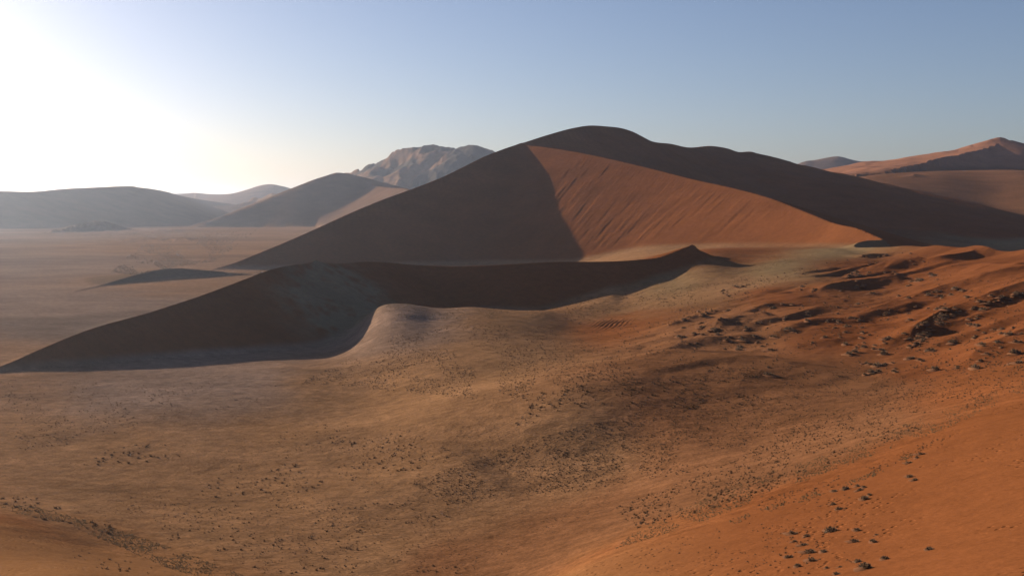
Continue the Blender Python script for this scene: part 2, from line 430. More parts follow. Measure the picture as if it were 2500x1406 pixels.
def snap():
    """let the mesh edges follow the dune crests, so that they stay knife sharp"""
    best = np.full((NR, NC), 9.0)
    da = AZ[1] - AZ[0]
    for cl in (A_SKY, A_ARM, A_CURL, B_LEFT, B_RIGHT, J_CREST, G_LEFT, G_ARM, H_CREST, D_CREST, D_SKY, E_CREST, I_CREST, K_CREST):
        o = np.ones(len(cl))
        cl = resample(cl, o, o)[0]
        t = np.concatenate([[0], np.cumsum(np.hypot(*np.diff(cl[:, :2], axis=0).T))])
        q = np.linspace(0, t[-1], int(t[-1] / 0.25) + 2) if t[-1] < 6000 else np.linspace(0, t[-1], 24000)
        x, y = np.interp(q, t, cl[:, 0]), np.interp(q, t, cl[:, 1])
        u = (np.arctan2(x, y) - AZ[0]) / da
        v = np.interp(np.hypot(x, y), RR, np.arange(NR))
        i, j = np.rint(u).astype(int), np.rint(v).astype(int)
        ok = (i > 0) & (i < NDENSE - 1) & (j > 8) & (j < NR - 2)
        i, j, x, y, d = i[ok], j[ok], x[ok], y[ok], (np.abs(u - np.rint(u)) + np.abs(v - np.rint(v)))[ok]
        o = np.argsort(-d)
        i, j, x, y, d = i[o], j[o], x[o], y[o], d[o]
        tmp = np.full((NR, NC), 9.0)
        tx, ty = np.zeros((NR, NC)), np.zeros((NR, NC))
        tmp[j, i], tx[j, i], ty[j, i] = d, x, y
        m = tmp < best
        GX[m], GY[m], best[m] = tx[m], ty[m], tmp[m]
    return best < 9
ON_CREST = snap()
GZ, GI, GZ0 = terrain(GX, GY)

def box(a, n, axis):
    c_ = np.cumsum(np.concatenate([np.repeat(np.take(a, [0], axis), n + 1, axis), a, np.repeat(np.take(a, [-1], axis), n, axis)], axis), axis)
    k = a.shape[axis]
    return (np.take(c_, np.arange(2 * n + 1, 2 * n + 1 + k), axis) - np.take(c_, np.arange(0, k), axis)) / (2 * n + 1)

def iron():
    """wind-smoothed slip faces: level out the fine fluting away from the crests"""
    near_crest = box(box(ON_CREST.astype(float), 3, 0), 3, 1) > 1e-4
    w = box(box((np.isin(GI, (2, 11, 4, 8)) & ~near_crest).astype(float), 3, 0), 3, 1)
    w = np.clip(w * 1.6 - 0.6, 0, 1) * ~near_crest
    z = box(box(box(box(GZ, 5, 1), 3, 0), 5, 1), 3, 0)
    GZ[:] = GZ * (1 - w) + z * w
iron()

# which landform each patch belongs to
GPX = np.degrees(GA)
def azpx(px):
    return np.degrees(np.arctan((px - CX) / FPX))
edge_az = np.array([-60] + [azpx(v) for v in (-300, 0, 250, 450, 560, 700, 1300, 1400, 1650, 1900, 2100, 2300, 2500, 2800)] + [60])
edge_r = np.array([215, 240, 292, 282, 262, 240, 150, 150, 200, 210, 222, 242, 280, 330, 330, 300])
near_edge = np.interp(GPX, edge_az, edge_r)
GRN = np.hypot(GX, GY)
GI[(GI == 0) & ((GRN < near_edge) | ((np.abs(GPX) > 60) & (GRN < 250)))] = 12
hum_in = np.interp(GPX, [azpx(v) for v in (1480, 1700, 1900, 2050, 2100, 2500, 2900)], [700, 860, 960, 1050, 1100, 900, 860])
hum_out = np.interp(GPX, [azpx(v) for v in (1480, 1700, 1900, 2200, 2500, 2900)], [700, 560, 470, 430, 400, 380])
GI[(GI == 0) & (GPX > azpx(1480)) & (GPX < 60) & (GRN < hum_in) & (GRN > hum_out)] = 3

# ------------------------------------------------------------------ what the ground is made of (albedo, no light in it)
SAND, DEEP, ORANGE = (0.162, 0.058, 0.0215), (0.150, 0.052, 0.020), (0.168, 0.060, 0.0225)
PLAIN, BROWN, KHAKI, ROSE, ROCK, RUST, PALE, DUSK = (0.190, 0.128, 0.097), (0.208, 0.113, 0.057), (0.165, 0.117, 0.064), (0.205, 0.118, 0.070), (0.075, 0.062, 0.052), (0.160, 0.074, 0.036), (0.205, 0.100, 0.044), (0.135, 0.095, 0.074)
SOIL = [(0, 950, ROSE), (300, 960, PLAIN), (600, 950, PLAIN), (500, 915, PLAIN), (800, 950, BROWN), (0, 1050, BROWN), (300, 1080, BROWN), (700, 1050, BROWN), (1000, 950, BROWN), (1200, 880, BROWN), (1000, 760, PLAIN),
        (1250, 780, BROWN), (1500, 730, BROWN), (1650, 680, KHAKI), (1900, 650, KHAKI), (2030, 615, KHAKI), (1780, 700, BROWN), (1500, 800, SAND), (1600, 900, RUST), (1400, 1100, BROWN), (1700, 1000, RUST), (1750, 800, RUST),
        (1900, 720, DEEP), (2100, 650, DEEP), (2300, 640, DEEP), (2500, 640, DEEP), (2100, 800, DEEP), (2300, 750, DEEP), (2500, 800, DEEP), (2300, 880, DEEP), (1900, 1000, RUST), (2100, 950, RUST),
        (900, 1200, BROWN), (300, 1200, BROWN), (600, 1200, BROWN), (1100, 1200, BROWN), (900, 1350, BROWN), (1100, 1390, RUST), (1400, 1300, RUST), (1500, 1250, RUST), (1800, 1150, RUST), (2050, 1060, RUST), (2400, 950, ORANGE),
        (2500, 1000, ORANGE), (2300, 1080, ORANGE), (2100, 1180, ORANGE), (1900, 1280, ORANGE), (1600, 1350, ORANGE), (2500, 1300, ORANGE), (2200, 1350, ORANGE),
        (0, 1300, ORANGE), (150, 1390, ORANGE), (350, 1390, ORANGE), (500, 1330, BROWN), (200, 1250, BROWN),
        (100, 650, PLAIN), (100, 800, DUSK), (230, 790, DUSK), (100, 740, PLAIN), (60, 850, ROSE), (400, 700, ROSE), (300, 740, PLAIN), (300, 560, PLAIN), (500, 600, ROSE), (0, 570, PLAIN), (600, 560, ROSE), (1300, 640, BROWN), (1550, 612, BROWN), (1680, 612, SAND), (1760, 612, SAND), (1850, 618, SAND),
        (2450, 470, RUST), (2300, 445, RUST), (2200, 450, RUST), (2400, 560, KHAKI), (2250, 520, DEEP)]

def first_hit(px, py):
    """where the line of sight through a point of the photograph meets the ground"""
    px, py = np.atleast_1d(px).astype(float), np.atleast_1d(py).astype(float)
    out = []
    da = AZ[1] - AZ[0]
    for a, b in zip(px, py):
        x, y, z = ray(a, b)
        i = int(round((math.atan2(x, y) - AZ[0]) / da))
        i = min(max(i, 0), NDENSE - 1)
        s_ = z / math.hypot(x, y)
        e = (GZ[8:, i] - EYE) / GRN[8:, i]
        k = e >= s_
        if not k.any():
            out.append((np.nan,) * 4)
            continue
        j = int(np.argmax(k)) + 8
        e0, e1 = (GZ[j - 1, i] - EYE) / GRN[j - 1, i], (GZ[j, i] - EYE) / GRN[j, i]
        f = min(max((s_ - e0) / (e1 - e0 + 1e-12), 0), 1)
        r_ = GRN[j - 1, i] + f * (GRN[j, i] - GRN[j - 1, i])
        zz = GZ[j - 1, i] + f * (GZ[j, i] - GZ[j - 1, i])
        h = math.hypot(x, y)
        out.append((x / h * r_, y / h * r_, zz, GI[j, i]))
    return np.array(out)

def soil_colour():
    h = first_hit([q[0] for q in SOIL], [q[1] for q in SOIL])
    ca, cr = np.arctan2(h[:, 0], h[:, 1]), np.log(np.hypot(h[:, 0], h[:, 1]))
    a = np.clip(GA, -0.7, 0.7) + 0.02 * fbm(GX / 60.0, GY / 60.0, 3, 91)
    far_ = smooth(1100, 1500, GRN)
    lr = np.log(np.maximum(GRN, 40.0)) + 0.06 * fbm(GX / 45.0 + 9, GY / 45.0, 3, 92)
    a, lr = a.astype(np.float32), lr.astype(np.float32)
    ca, cr = ca.astype(np.float32), cr.astype(np.float32)
    num = np.zeros((3, NR, NC), np.float32)
    den = np.zeros((NR, NC), np.float32)
    for i, q in enumerate(SOIL):
        d2 = ((a - ca[i]) / 0.055) ** 2 + ((lr - cr[i]) / 0.12) ** 2
        w = 1.0 / ((0.35 + d2) * (0.35 + d2))
        for k_ in range(3):
            num[k_] += w * np.float32(q[2][k_])
        den += w
    col = np.moveaxis(num / den, 0, -1).astype(float)
    streak = fbm(GX / 300.0, GY / 200.0, 4, 93)
    col *= (1 + 0.30 * streak * far_ + 0.22 * (1 - far_) * fbm(GX / 38.0, GY / 20.0, 4, 94))[..., None]
    # dunes are clean red sand down to their feet
    up = GZ - GZ0
    def lay(ident, colour, lo, hi):
        m = (GI == ident)
        t = (smooth(lo, hi, up) * m)[..., None]
        col[:] = col * (1 - t) + np.array(colour) * t
    def grassy():                               # thin grass on the shaded spur of the front ridge
        g_ = first_hit([825, 865, 800, 845], [690, 735, 740, 780])
        w = np.zeros((NR, NC))
        for hx, hy in g_[:, :2]:
            w = np.maximum(w, np.exp(-((GX - hx) ** 2 + (GY - hy) ** 2) / 34.0 ** 2))
        w = (np.clip(1.5 * w * (1 + 1.4 * fbm(GX / 9.0, GY / 9.0, 3, 99)), 0, 1) * ((GI == 2) | (GI == 0)))[..., None]
        col[:] = col * (1 - w) + np.array((0.185, 0.13, 0.078)) * w
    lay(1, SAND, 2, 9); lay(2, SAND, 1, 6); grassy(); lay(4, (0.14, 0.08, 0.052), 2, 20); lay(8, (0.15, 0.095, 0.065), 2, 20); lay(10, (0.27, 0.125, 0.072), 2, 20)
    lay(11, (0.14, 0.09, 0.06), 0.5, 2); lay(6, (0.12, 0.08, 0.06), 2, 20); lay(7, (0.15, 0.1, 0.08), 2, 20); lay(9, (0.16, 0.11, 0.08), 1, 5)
    g0, g1 = np.gradient(GZ, axis=0), np.gradient(GZ, axis=1)
    sandy = smooth(-0.05, 0.12, fbm(GX / 260.0, GY / 260.0, 3, 95))
    m = ((GI == 5) * smooth(2, 20, up))[..., None]
    col[:] = col * (1 - m) + (np.array(ROCK) * (1 - sandy[..., None]) + np.array((0.19, 0.115, 0.075)) * sandy[..., None]) * m
    edge = smooth(-60, 20, near_edge - GRN + 50 * fbm(GX / 22.0, GY / 22.0, 4, 97))
    t = (edge * ((GI == 12) | (GI == 0)) * (np.abs(GPX) < 60))[..., None]
    left_ = 1 - smooth(-3, 15, GPX)[..., None]
    col[:] = col * (1 - t) + (np.array(ORANGE) * (1 - left_) + np.array(PALE) * left_) * t
    return col
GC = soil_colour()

# ------------------------------------------------------------------ materials
def nodes(name):
    m = bpy.data.materials.new(name)
    m.use_nodes = True
    return m, m.node_tree.nodes, m.node_tree.links, m.node_tree.nodes['Principled BSDF']

def mk_noise(n, l, pos, scale, detail, rough=0.55, stretch=None):
    t = n.new('ShaderNodeTexNoise')
    t.inputs['Scale'].default_value = scale
    t.inputs['Detail'].default_value = detail
    t.inputs['Roughness'].default_value = rough
    if stretch:
        mp = n.new('ShaderNodeMapping')
        mp.inputs['Scale'].default_value = stretch
        mp.inputs['Rotation'].default_value = (0, 0, R(25))
        l.new(pos, mp.inputs['Vector'])
        pos = mp.outputs[0]
    l.new(pos, t.inputs['Vector'])
    return t.outputs['Fac']

def ramp(n, l, v, a, b, lo, hi):
    r_ = n.new('ShaderNodeMapRange')
    r_.inputs[1].default_value, r_.inputs[2].default_value, r_.inputs[3].default_value, r_.inputs[4].default_value = a, b, lo, hi
    l.new(v, r_.inputs[0])
    return r_.outputs[0]

def math_(n, l, op, a, b):
    m = n.new('ShaderNodeMath')
    m.operation = op
    for k, v in enumerate((a, b)):
        if isinstance(v, (int, float)):
            m.inputs[k].default_value = v
        else:
            l.new(v, m.inputs[k])
    return m.outputs[0]

def ground_material(name, grain, patch, bump, bump_scale):
    m, n, l, b = nodes(name)
    geo = n.new('ShaderNodeNewGeometry').outputs['Position']
    at = n.new('ShaderNodeAttribute')
    at.attribute_name = 'soil'
    big = mk_noise(n, l, geo, 0.012, 5, 0.6, (1, 1.6, 1))
    mid = mk_noise(n, l, geo, 0.16, 5, 0.6, (1, 1.5, 1))
    fine = mk_noise(n, l, geo, 1.1, 6, 0.7)
    f = math_(n, l, 'MULTIPLY', ramp(n, l, big, 0.3, 0.7, 1 - patch, 1 + patch), ramp(n, l, mid, 0.36, 0.64, 1 - grain, 1 + grain))
    f = math_(n, l, 'MULTIPLY', f, ramp(n, l, fine, 0.38, 0.62, 1 - grain * 1.2, 1 + grain * 1.2))
    mul = n.new('ShaderNodeVectorMath')
    mul.operation = 'SCALE'
    l.new(at.outputs['Color'], mul.inputs[0])
    l.new(f, mul.inputs['Scale'])
    l.new(mul.outputs[0], b.inputs['Base Color'])
    b.inputs['Roughness'].default_value = 1.0
    b.inputs['Specular IOR Level'].default_value = 0.0
    b.inputs['Diffuse Roughness'].default_value = 0.1
    bp = n.new('ShaderNodeBump')
    bp.inputs['Strength'].default_value = bump
    bp.inputs['Distance'].default_value = 0.6
    h = math_(n, l, 'ADD', mk_noise(n, l, geo, bump_scale, 5, 0.6, (1, 1.8, 1)), math_(n, l, 'MULTIPLY', mk_noise(n, l, geo, bump_scale * 0.18, 3, 0.5), 2.0))
    l.new(h, bp.inputs['Height'])
    l.new(bp.outputs[0], b.inputs['Normal'])
    return m

M_SAND = ground_material('red_sand', 0.10, 0.15, 0.3, 0.5)
def slope_material():
    m = ground_material('orange_sand_with_footprints', 0.07, 0.09, 0.3, 0.9)
    n, l = m.node_tree.nodes, m.node_tree.links
    geo = next(t for t in n if t.type == 'NEW_GEOMETRY').outputs['Position']
    old = next(t for t in n if t.type == 'BUMP')
    vo = n.new('ShaderNodeTexVoronoi')
    vo.inputs['Scale'].default_value = 0.55
    l.new(geo, vo.inputs['Vector'])
    dent = ramp(n, l, vo.outputs['Distance'], 0.10, 0.30, 1.0, 0.0)
    where = ramp(n, l, mk_noise(n, l, geo, 0.045, 3, 0.5), 0.50, 0.58, 0.0, 1.0)
    b2 = n.new('ShaderNodeBump')
    b2.invert = True
    b2.inputs['Strength'].default_value = 1.0
    b2.inputs['Distance'].default_value = 0.30
    l.new(math_(n, l, 'MULTIPLY', dent, where), b2.inputs['Height'])
    l.new(old.outputs[0], b2.inputs['Normal'])
    l.new(b2.outputs[0], n['Principled BSDF'].inputs['Normal'])
    return m

M_SLOPE = slope_material()
M_FLOOR = ground_material('stony_grassland_soil', 0.18, 0.16, 0.6, 0.55)
M_ROCK = ground_material('weathered_rock', 0.25, 0.2, 0.9, 0.03)

# ------------------------------------------------------------------ landforms as meshes
LAND = {0: ('ground', M_FLOOR, 'pale brown gravel and grass plain between the dunes', 'ground'),
        1: ('star_dune', M_SAND, 'tallest red sand dune with a knife crest and half shaded slip face', 'dune'),
        2: ('ridge_dune', M_SAND, 'long shaded dune ridge crossing the plain in front of the tallest dune', 'dune'),
        3: ('hummocky_dune', M_SAND, 'rippled red dune slope dotted with bushes, right of the valley', 'dune'),
        4: ('distant_dune', M_SAND, 'hazy shaded dune with one lit patch, behind the tallest dune\'s left ridge', 'dune'),
        5: ('rocky_mountain', M_ROCK, 'far rocky mountain with sand patches left of the tallest dune', 'mountain'),
        6: ('far_hill', M_ROCK, 'far blue hill on the skyline between the tallest dune and the orange dune', 'hill'),
        7: ('horizon_hills', M_ROCK, 'faint pale hills on the left horizon', 'hills'),
        8: ('hazy_dune', M_SAND, 'broad blue grey hazy dune at the left edge of the skyline', 'dune'),
        9: ('rocky_mound', M_ROCK, 'small rocky mound on the far plain below the hazy dune', 'hill'),
        10: ('far_dune', M_SAND, 'pointed orange dune at the right end of the skyline', 'dune'),
        11: ('crescent_dune', M_SAND, 'small dark crescent dune alone on the pale plain', 'dune'),
        12: ('sand_slope', M_SLOPE, 'bright orange sand slope at the bottom of the picture', 'slope')}

def build_land():
    pos = np.stack([GX, GY, GZ], -1)
    # vertex normals of the whole sheet, so that neighbouring pieces meet without a seam
    du = np.roll(pos, -1, 1) - np.roll(pos, 1, 1)
    dv = np.empty_like(pos)
    dv[1:-1], dv[0], dv[-1] = pos[2:] - pos[:-2], pos[1] - pos[0], pos[-1] - pos[-2]
    nrm = np.cross(du, dv)
    ln = np.linalg.norm(nrm, axis=-1, keepdims=True)
    nrm = np.where(ln > 1e-9, nrm / np.maximum(ln, 1e-9), np.array([0, 0, 1.0]))
    nrm *= np.sign(nrm[..., 2:3] + 1e-12)
    vid = np.arange(NR * NC).reshape(NR, NC)
    a, b = vid[:-1], vid[1:]
    quads = np.stack([a, np.roll(a, -1, 1), np.roll(b, -1, 1), b], -1).reshape(-1, 4)
    qi = GI[1:].reshape(-1)
    pos, nrm, col = pos.reshape(-1, 3), nrm.reshape(-1, 3), GC.reshape(-1, 3)
    obs = {}
    for k, (name, mat, label, cat) in LAND.items():
        q = quads[qi == k]
        if not len(q):
            continue
        used, inv = np.unique(q, return_inverse=True)
        q = inv.reshape(-1, 4).astype(np.int32)
        me = bpy.data.meshes.new(name)
        me.vertices.add(len(used))
        me.vertices.foreach_set('co', pos[used].astype(np.float32).ravel())
        me.loops.add(q.size)
        me.loops.foreach_set('vertex_index', q.ravel())
        me.polygons.add(len(q))
        me.polygons.foreach_set('loop_start', np.arange(0, q.size, 4, dtype=np.int32))
        me.polygons.foreach_set('use_smooth', np.ones(len(q), bool))
        at = me.attributes.new('soil', 'FLOAT_COLOR', 'POINT')
        rgba = np.ones((len(used), 4), np.float32)
        rgba[:, :3] = col[used]
        at.data.foreach_set('color', rgba.ravel())
        me.update(calc_edges=True)
        me.normals_split_custom_set_from_vertices(nrm[used].astype(np.float32))
        me.materials.append(mat)
        o = bpy.data.objects.new(name, me)
        sc.collection.objects.link(o)
        o['kind'], o['label'], o['category'] = 'structure', label, cat
        obs[k] = o
    return obs
LANDOBJ = build_land()

# ------------------------------------------------------------------ plants
def leaf_material(name, a, b, rough=0.9, through=0.3):
    m, n, l, bs = nodes(name)
    info = n.new('ShaderNodeObjectInfo')
    geo = n.new('ShaderNodeNewGeometry').outputs['Position']
    v = math_(n, l, 'ADD', math_(n, l, 'MULTIPLY', info.outputs['Random'], 0.5), math_(n, l, 'MULTIPLY', mk_noise(n, l, geo, 1.7, 3), 0.6))
    mix = n.new('ShaderNodeMix')
    mix.data_type = 'RGBA'
    mix.inputs[6].default_value, mix.inputs[7].default_value = (*a, 1), (*b, 1)
    l.new(v, mix.inputs[0])
    l.new(mix.outputs[2], bs.inputs['Base Color'])
    bs.inputs['Roughness'].default_value = rough
    bs.inputs['Specular IOR Level'].default_value = 0.1
    tr = n.new('ShaderNodeBsdfTranslucent')           # low sun shines through dry blades
    l.new(mix.outputs[2], tr.inputs['Color'])
    ms = n.new('ShaderNodeMixShader')
    ms.inputs[0].default_value = through
    l.new(bs.outputs[0], ms.inputs[1])
    l.new(tr.outputs[0], ms.inputs[2])
    l.new(ms.outputs[0], n['Material Output'].inputs['Surface'])
    return m

M_SHRUB = leaf_material('grey_green_shrub', (0.095, 0.058, 0.036), (0.165, 0.108, 0.070))
M_TUFT = leaf_material('dry_brown_grass', (0.080, 0.042, 0.022), (0.150, 0.085, 0.044))
M_PALE = leaf_material('straw_grass', (0.13, 0.082, 0.042), (0.21, 0.135, 0.066))
M_FAR = leaf_material('dusty_far_scrub', (0.07, 0.048, 0.038), (0.30, 0.20, 0.14))
M_MOUND = leaf_material('mounded_red_sand', (0.150, 0.060, 0.026), (0.170, 0.075, 0.034), 0.9, 0.0)
rnd = random.Random(7)

def shrub_mesh(name, k, leaves):
    """a rounded bush of unit width: a lumpy dark core and many small leaf sprays standing off it"""
    r_ = random.Random(100 + k)
    v, f = [], []
    lobes = [(r_.uniform(-0.22, 0.22), r_.uniform(-0.22, 0.22), r_.uniform(0.24, 0.40)) for _ in range(3 + k % 3)]
    def top(x, y):
        z = -0.08
        for a, b, c_ in lobes:
            d = 1 - ((x - a) ** 2 + (y - b) ** 2) / (c_ * c_)
            if d > 0:
                z = max(z, c_ * 1.05 * math.sqrt(d))
        return z
    n = 9
    for i in range(n):
        for j in range(n):
            x, y = (i / (n - 1) - 0.5) * 1.15, (j / (n - 1) - 0.5) * 1.15
            v.append((x, y, top(x, y) * 0.86 + r_.uniform(-0.03, 0.03) - 0.02))
    for i in range(n - 1):
        for j in range(n - 1):
            q = (i * n + j, (i + 1) * n + j, (i + 1) * n + j + 1, i * n + j + 1)
            if max(v[t][2] for t in q) > -0.02:
                f.append(q)
    core = len(f)
    rings = [(0.0, 0.20), (0.34, 0.17), (0.58, 0.07), (0.78, -0.06)]
    o = len(v)
    for q, (rad, hz) in enumerate(rings):
        for i in range(10):
            a = i * 0.6283
            k_ = rad * (1 + 0.22 * math.sin(a * 2 + k) + 0.1 * math.sin(a * 3 + 2 * k))
            v.append((math.cos(a) * k_ * 1.15, math.sin(a) * k_ * 0.9, hz))
    for q in range(3):
        for i in range(10):
            f.append((o + q * 10 + i, o + q * 10 + 10 + i, o + q * 10 + 10 + (i + 1) % 10, o + q * 10 + (i + 1) % 10))
    sand_faces = range(core, len(f))
    for _ in range(leaves):
        a, b, c_ = r_.choice(lobes)
        th, ph = r_.uniform(0, 6.283), math.acos(r_.uniform(0.0, 1))
        d = (math.sin(ph) * math.cos(th), math.sin(ph) * math.sin(th), math.cos(ph))
        p = [a + d[0] * c_, b + d[1] * c_, d[2] * c_ * 1.05]
        w = r_.uniform(0.05, 0.12)
        t1 = (-math.sin(th), math.cos(th), 0)
        o = len(v)
        v += [(p[0] + t1[0] * w, p[1] + t1[1] * w, p[2] - w * 0.4), (p[0] - t1[0] * w, p[1] - t1[1] * w, p[2] - w * 0.4),
              (p[0] + d[0] * w * 1.5 + r_.uniform(-w, w) * 0.6, p[1] + d[1] * w * 1.5 + r_.uniform(-w, w) * 0.6, p[2] + d[2] * w * 1.6 + w * 0.9)]
        f.append((o, o + 1, o + 2))
    me = bpy.data.meshes.new(name)
    me.from_pydata(v, [], f)
    for i in sand_faces:
        me.polygons[i].material_index = 1
        me.polygons[i].use_smooth = True
    return me

def tuft_shape(k, blades):
    """a bunch of stiff grass of unit width"""
    r_ = random.Random(300 + k)
    v, f = [(0, 0, 0.34)], []
    m = 6
    for i in range(m):
        a = i * 6.283 / m + r_.uniform(-0.3, 0.3)
        q = r_.uniform(0.30, 0.44)
        v.append((math.cos(a) * q, math.sin(a) * q, -0.05))
    for i in range(m):
        f.append((0, 1 + i, 1 + (i + 1) % m))
    for _ in range(blades):
        a, t = r_.uniform(0, 6.283), r_.uniform(0.25, 1.0)
        L = r_.uniform(0.42, 0.62)
        c0 = (math.cos(a) * 0.10, math.sin(a) * 0.10)
        tip = (math.cos(a) * (0.1 + L * math.sin(t)), math.sin(a) * (0.1 + L * math.sin(t)), L * math.cos(t) + 0.05)
        w = 0.055
        o = len(v)
        v += [(c0[0] - math.sin(a) * w, c0[1] + math.cos(a) * w, 0.05), (c0[0] + math.sin(a) * w, c0[1] - math.cos(a) * w, 0.05), tip]
        f.append((o, o + 1, o + 2))
    return v, f

SHRUB_ME = [shrub_mesh('desert_shrub', k, 110) for k in range(6)]
for me in SHRUB_ME:
    me.materials.append(M_SHRUB)
    me.materials.append(M_MOUND)
TUFT_ME = []
for k in range(6):
    me = bpy.data.meshes.new('grass_tuft')
    me.from_pydata(*(lambda t: (t[0], [], t[1]))(tuft_shape(k, 26)))
    me.materials.append(M_TUFT)
    TUFT_ME.append(me)

def inside(poly, x, y):
    hit = np.zeros(x.shape, bool)
    j = len(poly) - 1
    for i in range(len(poly)):
        (xi, yi), (xj, yj) = poly[i], poly[j]
        if yi != yj:
            hit ^= ((yi > y) != (yj > y)) & (x < (xj - xi) * (y - yi) / (yj - yi) + xi)
        j = i
    return hit

def scatter(poly, count, clump=0.0, seed=1, size=(40.0, 20.0)):
    """points spread over an area surveyed in the photograph, in loose patches"""
    g = np.random.default_rng(seed)
    x0, x1 = min(p[0] for p in poly), max(p[0] for p in poly)
    y0, y1 = min(p[1] for p in poly), max(p[1] for p in poly)
    n = count * 14
    x, y = g.uniform(x0, x1, n), g.uniform(y0, y1, n)
    keep = inside(poly, x, y)
    if clump:
        v = fbm(x / size[0], y / size[1], 2, seed) + 0.5
        keep &= g.random(n) < smooth(clump - 0.18, clump + 0.18, v)
    k = np.where(keep)[0][:count]
    return list(zip(x[k].tolist(), y[k].tolist()))

ZONES = [
    # name, outline, count, patchiness, plant, width range in metres, label
    ('centre', [(470, 1205), (640, 1090), (720, 1040), (820, 1035), (1000, 1050), (1120, 1110), (1000, 1150), (760, 1200), (520, 1215)], 480, 0.42, 'tuft', (0.7, 1.9), 'the tuft field left of centre'),
    ('dense', [(728, 937), (860, 870), (960, 820), (1130, 790), (1330, 800), (1520, 860), (1560, 935), (1300, 985), (1050, 965), (860, 945)], 3600, 0.38, 'tuft', (0.8, 1.7), 'the speckled patch below the shaded ridge'),
    ('strip', [(0, 925), (350, 930), (700, 940), (640, 985), (420, 1020), (200, 1080), (0, 1110)], 900, 0.42, 'tuft', (0.6, 1.6), 'the pale strip below the left shadow'),
    ('spot', [(180, 1110), (330, 1085), (440, 1085), (450, 1120), (330, 1130), (200, 1140)], 60, 0.3, 'tuft', (1.0, 2.4), 'the small far left tuft cluster'),
    ('foot', [(0, 1205), (90, 1215), (190, 1255), (300, 1285), (320, 1310), (180, 1290), (60, 1260), (0, 1240)], 70, 0.3, 'tuft', (1.0, 2.2), 'the foot of the left slope'),
    ('lowerleft', [(150, 1335), (230, 1340), (420, 1400), (330, 1406), (200, 1380)], 30, 0.3, 'tuft', (0.7, 1.5), 'the lower left sand slope'),
    ('low', [(300, 1210), (700, 1220), (1100, 1220), (1150, 1400), (480, 1400), (330, 1300)], 900, 0.45, 'tuft', (0.4, 1.4), 'the lower valley floor'),
    ('edge', [(1330, 730), (1500, 722), (1720, 690), (1900, 668), (2030, 640), (1920, 690), (1800, 740), (1600, 800), (1400, 800)], 700, 0.38, 'tuft', (1.1, 2.4), 'the red dune\'s pale border'),
    ('middle', [(1330, 810), (1600, 800), (1750, 860), (1900, 900), (1900, 1000), (1500, 1000), (1250, 1040), (1320, 960), (1560, 930)], 900, 0.42, 'tuft', (0.8, 2.2), 'the shaded hollows right of centre'),
    ('shade', [(1000, 1180), (1250, 1085), (1560, 1005), (1900, 960), (1950, 1060), (1700, 1150), (1400, 1200), (1100, 1230)], 3200, 0.30, 'tuft', (0.5, 1.3), 'the dark grassy band'),
    ('right', [(1900, 900), (2500, 880), (2500, 955), (2250, 1050), (2050, 1130), (1800, 1230), (1550, 1290), (1500, 1240), (1800, 1120), (1930, 1050)], 4200, 0.33, 'tuft', (0.4, 1.4), 'the scrub above the orange slope'),
    ('floor', [(0, 950), (700, 950), (1000, 900), (1300, 850), (1600, 900), (1700, 1000), (1450, 1250), (1150, 1400), (500, 1400), (300, 1290), (0, 1200)], 5500, 0.42, 'tuft', (0.35, 0.75), 'the open valley floor'),
    ('rim', [(1880, 1215), (2020, 1170), (2180, 1120), (2240, 1085), (2330, 1060), (2240, 1110), (2100, 1165), (1900, 1240), (1780, 1270)], 170, 0.3, 'tuft', (0.4, 1.0), 'the orange slope\'s rim'),
    ('slope', [(1480, 1406), (1600, 1330), (1900, 1240), (2060, 1200), (2120, 1230), (2020, 1290), (2110, 1400), (1900, 1406)], 360, 0.4, 'tuft', (0.25, 0.75), 'the orange slope\'s foot'),
    ('bushes', [(1640, 735), (1800, 700), (2000, 640), (2100, 615), (2300, 620), (2360, 640), (2300, 700), (2500, 690), (2500, 900), (1900, 930), (1700, 860), (1620, 800)], 270, 0.42, 'shrub', (1.8, 4.6), 'the rippled red dune'),
    ('dune', [(1640, 735), (1800, 700), (2000, 640), (2100, 615), (2380, 620), (2500, 690), (2500, 900), (1900, 930), (1700, 860), (1620, 800)], 1500, 0.46, 'tuft', (0.9, 2.0), 'the red dune between bushes'),
    ('ridgebush', [(2195, 838), (2225, 805), (2262, 780), (2310, 756), (2318, 768), (2290, 800), (2240, 845), (2210, 852)], 26, 0.0, 'shrub', (2.4, 4.8), 'the dark ridge row'),
    ('ridgerow', [(2370, 752), (2430, 735), (2500, 706), (2500, 722), (2440, 748), (2380, 764)], 20, 0.0, 'shrub', (2.2, 4.6), 'the row climbing to the right edge'),
    ('pocket', [(2210, 690), (2260, 672), (2282, 662), (2284, 676), (2250, 692), (2216, 700)], 11, 0.0, 'shrub', (3.0, 6.0), 'the bush clump right of centre'),
    ('pocket', [(2070, 668), (2120, 652), (2134, 664), (2110, 676), (2074, 676)], 9, 0.0, 'shrub', (3.0, 6.0), 'the bush clump below the saddle'),
]
